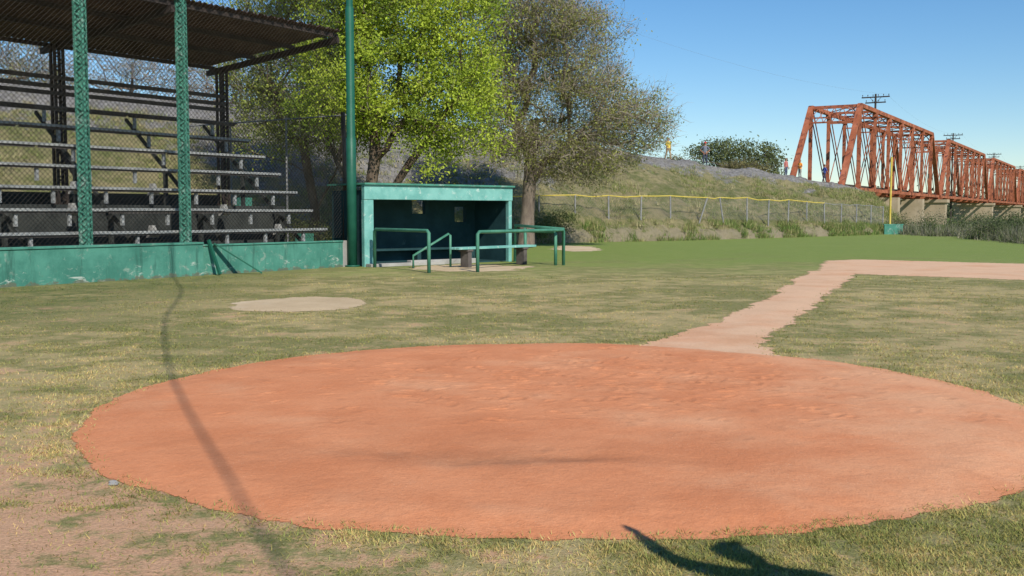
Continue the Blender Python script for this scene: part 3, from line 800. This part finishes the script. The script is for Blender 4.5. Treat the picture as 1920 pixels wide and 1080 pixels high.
tree('leafy_tree',[(-8.9,46,0.3),(-8.8,46,1.8),(-9.1,46,3.4),(-9.3,46,4.8)],
  [((-9.6,46,7.8),(3.3,2.6,2.8)),((-8.6,45.5,10.4),(3.6,2.6,2.6)),((-8.0,45.8,5.6),(2.4,2.2,1.8)),((-11.2,46.4,5.4),(1.9,1.8,1.5)),((-11.6,46.4,10.2),(2.0,1.8,2.2))],
  300,150,.068,.72,[(.33,.39,.07),(.40,.45,.10),(.24,.26,.07)],M['bark'],twigs=28,seed=5,trunk_r=.2,surf=.35,twcol=(.28,.25,.18),
  extra_stems=[(1,(-8.0,45.8,3.2),(-7.2,45.6,4.8))])
tree('mesquite_tree',[(.68,50,.1),(.75,50,1.6),(.85,50,3.2),(.9,50.1,4.6),(1.1,50.1,6.2)],
  [((1.9,50,9.2),(3.6,3.4,3.2)),((1.0,50,11.3),(3.3,3,2.2)),((4.3,50,6.3),(2.5,2.6,2.1),1.3),((5.9,50,6.0),(2.0,2,1.5),1.6),((-.8,50,7.2),(2.2,2.4,2.6)),((1.8,49.6,5.0),(2.6,2.2,1.4),1.2),((3.6,50,4.2),(2.2,2,1.2),1.6),((.4,49.5,4.4),(1.6,1.5,1.3))],
  430,145,.058,.70,[(.28,.30,.08),(.35,.36,.11),(.21,.23,.07)],M['bark_grey'],twigs=56,twl=.9,seed=8,trunk_r=.33,surf=.3,twcol=(.32,.27,.215),
  extra_stems=[(2,(1.6,50,4.2),(2.8,50,5.0),(4.2,50,5.6)),(3,(.2,50,6.0),(-.3,50,7.4))])
tree('shrub_tree',[(22.6,104,3.2),(22.6,104,4.6),(22.7,104,5.8)],
  [((22.6,104,7.6),(3.4,2.8,1.6)),((20.0,104,7.3),(2.2,2,1.5)),((25.4,104,6.9),(2.3,2,1.8)),((22,103,5.6),(4.6,2,.9))],
  110,80,.14,.8,[(.13,.16,.06),(.18,.21,.08)],M['bark'],twigs=8,seed=9,trunk_r=.2,surf=.3)
tree('shrub_tree',[(21.5,95,4.6),(21.5,95,5.2)],[((21.3,95.3,5.7),(2.6,1.4,.7)),((14.4,92,6.3),(.8,.8,.7))],50,90,.09,.5,[(.18,.18,.06),(.25,.22,.09)],M['bark'],twigs=14,seed=10,trunk_r=.08)
for k,(x,y,h,s,lf) in enumerate([(-33,66,6.5,1.25,50),(-26,70,6,1.2,14),(-19.5,72,5.6,1.1,12),(-14,76,5.2,1.1,40),(-38,74,6.5,1.3,60)]):
    zb=6.2
    tree('bare_tree',[(x,y,zb-1.5),(x+.2,y,zb+1.2),(x,y,zb+2.6),(x+.3,y,zb+3.8)],
     [((x,y,zb+5.6),(3.6*s,3,3.0*s)),((x-2,y,zb+4),(2.6*s,2,2.0)),((x+2.4,y,zb+4.2),(2.6*s,2,2.2))],
     95,lf,.09,.8,[(.22,.24,.09),(.27,.25,.12)],M['bark_grey'],twigs=26,twl=1.5,seed=20+k,trunk_r=.2,surf=.2,twcol=(.34,.31,.28))

def bush(name,blobs,ncl,nl,ls,sig,cols,seed):
    rs=np.random.RandomState(seed);P=[]
    for c,r in blobs:
        for _ in range(int(ncl/len(blobs))):
            v=rs.normal(size=3);v/=np.linalg.norm(v);P.append(np.array(c)+v*np.array(r)*rs.rand()**.4)
    P=np.array(P);P[:,2]=np.maximum(P[:,2],.05);n=len(P)*nl
    Q=np.repeat(P,nl,0)+rs.normal(0,sig,(n,3)); a=rs.normal(size=(n,3));a/=np.linalg.norm(a,axis=1)[:,None];t=np.cross(a,rs.normal(size=(n,3)));t/=np.linalg.norm(t,axis=1)[:,None]
    s=rs.uniform(.6,1.3,(n,1))*ls
    V=np.stack([Q-a*s,Q-t*s*.4,Q+a*s,Q+t*s*.4],1).reshape(-1,3)
    c=np.repeat(np.array(cols)[rs.randint(0,len(cols),len(P))],nl,0)*rs.uniform(.6,1.35,(n,1))
    return np_mesh(name,V,np.arange(n*4).reshape(-1,4),cols=np.repeat(c,4,0),mat=M['leaf'])
bush('shrub',[((2.6,56.5,1.2),(.9,.8,.7)),((1.3,56,.9),(.8,.8,.6))],60,60,.05,.2,[(.14,.18,.055),(.2,.21,.08)],1)
bush('shrub',[((-9,44,.9),(1.6,1.2,.9)),((-12.5,45,1.2),(2,1.2,.9))],70,60,.06,.25,[(.07,.09,.03),(.12,.12,.05)],2)
# scrub and reeds below the bridge
rs=np.random.RandomState(31);n=2600
t=rs.rand(n);dpt=rs.rand(n)**1.3*16
base=np.stack([np.interp(t,[0,.45,1],[31.5,30.3,27.5]),np.interp(t,[0,.45,1],[86,66,50])],1)
P=np.stack([base[:,0]+dpt,base[:,1]+dpt*.35,np.zeros(n)],1)
P=P[fbm(P[:,0],P[:,1],.25,107)>.42]
tufts('reeds',P,22,(.3,1.35),.025,[(.24,.23,.16),(.30,.28,.20),(.14,.17,.07),(.18,.18,.11),(.11,.15,.05)],rs,.45,.8)
rs=np.random.RandomState(33); bl=[]
for i in range(52):
    t=rs.rand(); x=np.interp(t,[0,.45,1],[32.5,31.5,29.5])+rs.rand()*10; y=np.interp(t,[0,.45,1],[88,70,54])+rs.rand()*8
    h=rs.uniform(.5,1.25) if y>70 else rs.uniform(.4,.8); bl.append(((x,y,h*.75),(rs.uniform(.8,2.0),rs.uniform(.8,1.6),h)))
bush('shrub',bl,52*24,60,.065,.26,[(.10,.14,.05),(.14,.17,.07),(.22,.22,.13),(.08,.11,.035)],6)
rs=np.random.RandomState(44)
bl=[]
for i in range(70):
    x=rs.uniform(-350,700);bl.append(((x,rs.uniform(330,420),2),(16,8,rs.uniform(3,6))))
bush('tree_line',bl,2200,40,.8,2.2,[(.07,.10,.05),(.11,.13,.07)],7)

# ------------------------------------------------------------ people
def flat(name,c,rough=.8):
    return mottled(name,tuple(x*.85 for x in c),tuple(min(1,x*1.12) for x in c),sc=9,rough=rough,bump=.2)
SK=flat('skin',(.36,.19,.12),.5);HAIR=flat('hair',(.02,.015,.012));SHOE=flat('shoe',(.04,.035,.03))
def person(loc,rot,shirt,pants,hat=None,pose='stand',h=1.72,seed=0):
    J={'pel':(0,0,.95,.135),'bel':(0,0,1.10,.125),'che':(0,0,1.28,.145),'nb':(0,.005,1.43,.085),'nk':(0,0,1.50,.055),'hd':(0,-.01,1.57,.06)}
    edges=[('pel','bel'),('bel','che'),('che','nb'),('nb','nk'),('nk','hd')]
    arms={'stand':[((-.26,.02,1.14),(-.27,-.06,.89)),((.26,.02,1.14),(.27,-.06,.89))],
          'hip':[((-.36,.05,1.18),(-.19,-.08,1.0)),((.36,.05,1.18),(.19,-.08,1.0))],
          'walk':[((-.25,-.10,1.15),(-.24,-.24,.95)),((.25,.12,1.15),(.27,.08,.9))],
          'point':[((-.25,.03,1.14),(-.27,-.04,.89)),((.36,-.02,1.57),(.34,-.06,1.80))],
          'hold':[((-.25,.0,1.14),(-.12,-.24,1.2)),((.25,.0,1.14),(.12,-.24,1.2))]}[pose]
    wk=pose=='walk'; ak=1.3 if pose=='point' else 1
    for s,nm in ((-1,'L'),(1,'R')):
        e,w=arms[0 if s<0 else 1]
        J['s'+nm]=(s*.175,0,1.40,.068*ak);J['e'+nm]=(*e,.045*ak);J['w'+nm]=(*w,.03*ak)
        J['u'+nm]=tuple((J['s'+nm][i]*.5+e[i]*.5) for i in range(3))+(.055*ak,)
        dv=Vector(w)-Vector(e);dv.normalize(); J['p'+nm]=tuple(Vector(w)+dv*.07)+(.033,)
        fw=(-.18*s if wk else 0)
        J['h'+nm]=(s*.095,0,.88,.10);J['k'+nm]=(s*.11,fw*.8-.02,.49,.062);J['t'+nm]=(s*.10,fw*.4,.68,.083);J['c'+nm]=(s*.115,fw*1.1+.01,.34,.055);J['a'+nm]=(s*.12,fw*1.4+.02,.10,.04);J['o'+nm]=(s*.13,fw*1.4-.14,.045,.04)
        edges+=[('nb','s'+nm),('s'+nm,'u'+nm),('u'+nm,'e'+nm),('e'+nm,'w'+nm),('w'+nm,'p'+nm),('pel','h'+nm),('h'+nm,'t'+nm),('t'+nm,'k'+nm),('k'+nm,'c'+nm),('c'+nm,'a'+nm),('a'+nm,'o'+nm)]
    names=list(J); me=bpy.data.meshes.new('person_body')
    me.from_pydata([J[n][:3] for n in names],[(names.index(a),names.index(c)) for a,c in edges],[])
    ob=bpy.data.objects.new('tmp',me);COL.objects.link(ob)
    sk=ob.modifiers.new('skin','SKIN');sd=ob.modifiers.new('sub','SUBSURF');sd.levels=2;sd.render_levels=2
    for i,n in enumerate(names):
        r=J[n][3];k=1.25 if n in('pel','bel','che') else 1
        me.skin_vertices[0].data[i].radius=(r*k,r); me.skin_vertices[0].data[i].use_root=(n=='pel')
    dg_=bpy.context.evaluated_depsgraph_get(); ev=ob.evaluated_get(dg_); m2=bpy.data.meshes.new_from_object(ev)
    bpy.data.objects.remove(ob)
    b=MB(); vv=[v.co.copy() for v in m2.vertices]
    wr=[Vector(J['wL'][:3]),Vector(J['wR'][:3])];el=[Vector(J['eL'][:3]),Vector(J['eR'][:3])]
    o=len(b.v);b.v+=[tuple(v) for v in vv]
    for p in m2.polygons:
        c=sum((vv[i] for i in p.vertices),Vector())/len(p.vertices)
        m=0
        if c.z>1.47 and abs(c.x)<.12: m=2
        elif c.z<.09: m=4
        elif c.z<.97 and abs(c.x)<.225 and not any((c-w).length<.12 for w in wr): m=1
        for w,e in zip(wr,el):
            ax=(w-e); t=(c-e).dot(ax)/ax.length_squared
            if t>.05 and (c-(e+ax*t)).length<.09 and t<2: m=2
        b.f.append(tuple(i+o for i in p.vertices));b.m.append(m)
    cz=1.645; 
    prof=[(-.115,.03,-.03),(-.10,.052,-.022),(-.075,.062,-.012),(-.045,.069,-.004),(-.01,.074,0),(.03,.077,.004),(.06,.073,.008),(.085,.058,.01),(.103,.034,.01),(.11,.004,.01)]
    o=len(b.v);n=16
    for z,r,yo in prof:
        for j in range(n):
            t=2*math.pi*j/n; b.v.append((math.cos(t)*r,math.sin(t)*r*1.22+yo,cz+z))
    for i in range(len(prof)-1):
        for j in range(n):
            a=o+i*n+j;c=o+i*n+(j+1)%n
            t=2*math.pi*(j+.5)/n; back=math.sin(t)>-.35
            m=3 if (prof[i][0]>=.055 or (back and prof[i][0]>=-.05 and abs(math.cos(t))<.98)) else 2
            b.f.append((a,c,c+n,a+n));b.m.append(m)
    b.tube([(0,-.085,cz+.012),(0,-.103,cz-.02),(0,-.088,cz-.032)],[.007,.014,.008],6,m=2)
    for s in (-1,1):
        b.tube([(s*.072,.005,cz-.025),(s*.085,.012,cz),(s*.076,.008,cz+.025)],[.008,.014,.008],6,m=2)
        b.tube([(s*.030,-.083,cz+.015),(s*.030,-.09,cz+.015)],[.011,.007],8,m=3)
    b.tube([(-.022,-.084,cz-.055),(0,-.09,cz-.056),(.022,-.084,cz-.055)],[.003,.006,.003],6,m=4)
    if hat:
        b.tube([(0,.005,cz+.045),(0,.01,cz+.085),(0,.012,cz+.115),(0,.012,cz+.125)],[.094,.09,.06,.01],14,m=5)
        b.add([(-.07,-.07,cz+.05),(.07,-.07,cz+.05),(.055,-.165,cz+.038),(-.055,-.165,cz+.038),(-.07,-.07,cz+.06),(.07,-.07,cz+.06),(.055,-.165,cz+.046),(-.055,-.165,cz+.046)],
              [(0,3,2,1),(4,5,6,7),(0,1,5,4),(1,2,6,5),(2,3,7,6),(3,0,4,7)],5)
    for nm,s in (('L',-1),('R',1)):
        w=Vector(J['w'+nm][:3]);pm=Vector(J['p'+nm][:3]);d=(pm-w).normalized()
        side=Vector((0,-1,0));side=(side-d*side.dot(d)).normalized(); nr_=d.cross(side)*s
        for i,L in enumerate((.062,.072,.068,.052)):
            st=pm+d*.01+side*(.028-.0185*i)
            b.tube([st-d*.02,st+d*L*.5+nr_*.004,st+d*L*.8+nr_*.016,st+d*L+nr_*.03],[.0095,.0088,.008,.006],6,m=2)
        st=w+d*.03+side*.022; b.tube([st,st+side*.028+d*.022,st+side*.036+d*.05],[.012,.010,.007],6,m=2)
    mats=[flat('shirt',shirt),flat('trousers',pants),SK,HAIR,SHOE,flat('cap',hat or (.1,.1,.1))]
    ob=b.obj('person',mats,smooth=True)
    ob.location=loc;ob.rotation_euler=(0,0,R(rot)); ob.scale=(h/1.75,)*3
    return ob
V0=slopeV
def topz(x,y):
    d=np.hypot(V0[:,0]-x,V0[:,1]-y); i=np.argsort(d)[:4]; return float(V0[i,2].mean())
for (x,y,rot,sh,pa,hat,pose,h) in [(12.3,81.2,20,(.80,.58,.10),(.34,.25,.14),None,'walk',1.8),(15.9,84.9,-10,(.16,.18,.22),(.05,.06,.09),(.7,.04,.04),'hip',1.95),
     (24.9,93.6,40,(.45,.16,.14),(.08,.10,.16),None,'stand',1.8),(26.4,94.4,-60,(.9,.34,.04),(.35,.34,.3),None,'hold',1.8),(29.6,97.5,100,(.05,.08,.28),(.05,.05,.08),None,'walk',1.8)]:
    person((x,y,topz(x,y)),rot,sh,pa,hat,pose,h)
person((*Bf(2,2.4,0)[:2],ZB+.46),30,(.06,.08,.25),(.05,.05,.07),None,'walk')
person((2.02,2.86,0),180,(.1,.12,.2),(.06,.07,.1),(.1,.02,.02),'point',h=1.84)  # unseen bystander beside the camera, added and posed to cast the foreground shadow

# ------------------------------------------------------------ light, sky, camera
SUN_EL=38.; az=156.
w=bpy.data.worlds.new('World');scene.world=w;w.use_nodes=True
nt=w.node_tree;bg=nt.nodes['Background'];sk=nt.nodes.new('ShaderNodeTexSky');sk.sky_type='NISHITA';sk.sun_disc=False
sk.sun_elevation=R(SUN_EL);sk.sun_rotation=R(az);sk.air_density=1.0;sk.dust_density=.05;sk.ozone_density=4.5;sk.altitude=0
hs=nt.nodes.new('ShaderNodeHueSaturation');hs.inputs['Saturation'].default_value=1.2
nt.links.new(sk.outputs[0],hs.inputs['Color']);nt.links.new(hs.outputs[0],bg.inputs[0]);bg.inputs[1].default_value=.12
sl=bpy.data.lights.new('sun','SUN');sl.energy=5.0;sl.angle=R(.53);sl.color=(1,.94,.84)
so=bpy.data.objects.new('sun',sl);COL.objects.link(so)
ce=math.cos(R(SUN_EL)); todir=Vector((math.sin(R(az))*ce,math.cos(R(az))*ce,math.sin(R(SUN_EL))))
so.rotation_euler=todir.to_track_quat('Z','Y').to_euler(); so.location=todir*50
cam=bpy.data.cameras.new('camera');cam.lens=36;cam.sensor_width=36;cam.clip_end=5000;cam.clip_start=.05
co=bpy.data.objects.new('camera',cam);COL.objects.link(co);co.location=(0,0,1.67);co.rotation_euler=(R(90-4.17),0,0)
scene.camera=co
scene.view_settings.view_transform='Standard';scene.view_settings.look='None';scene.view_settings.exposure=0
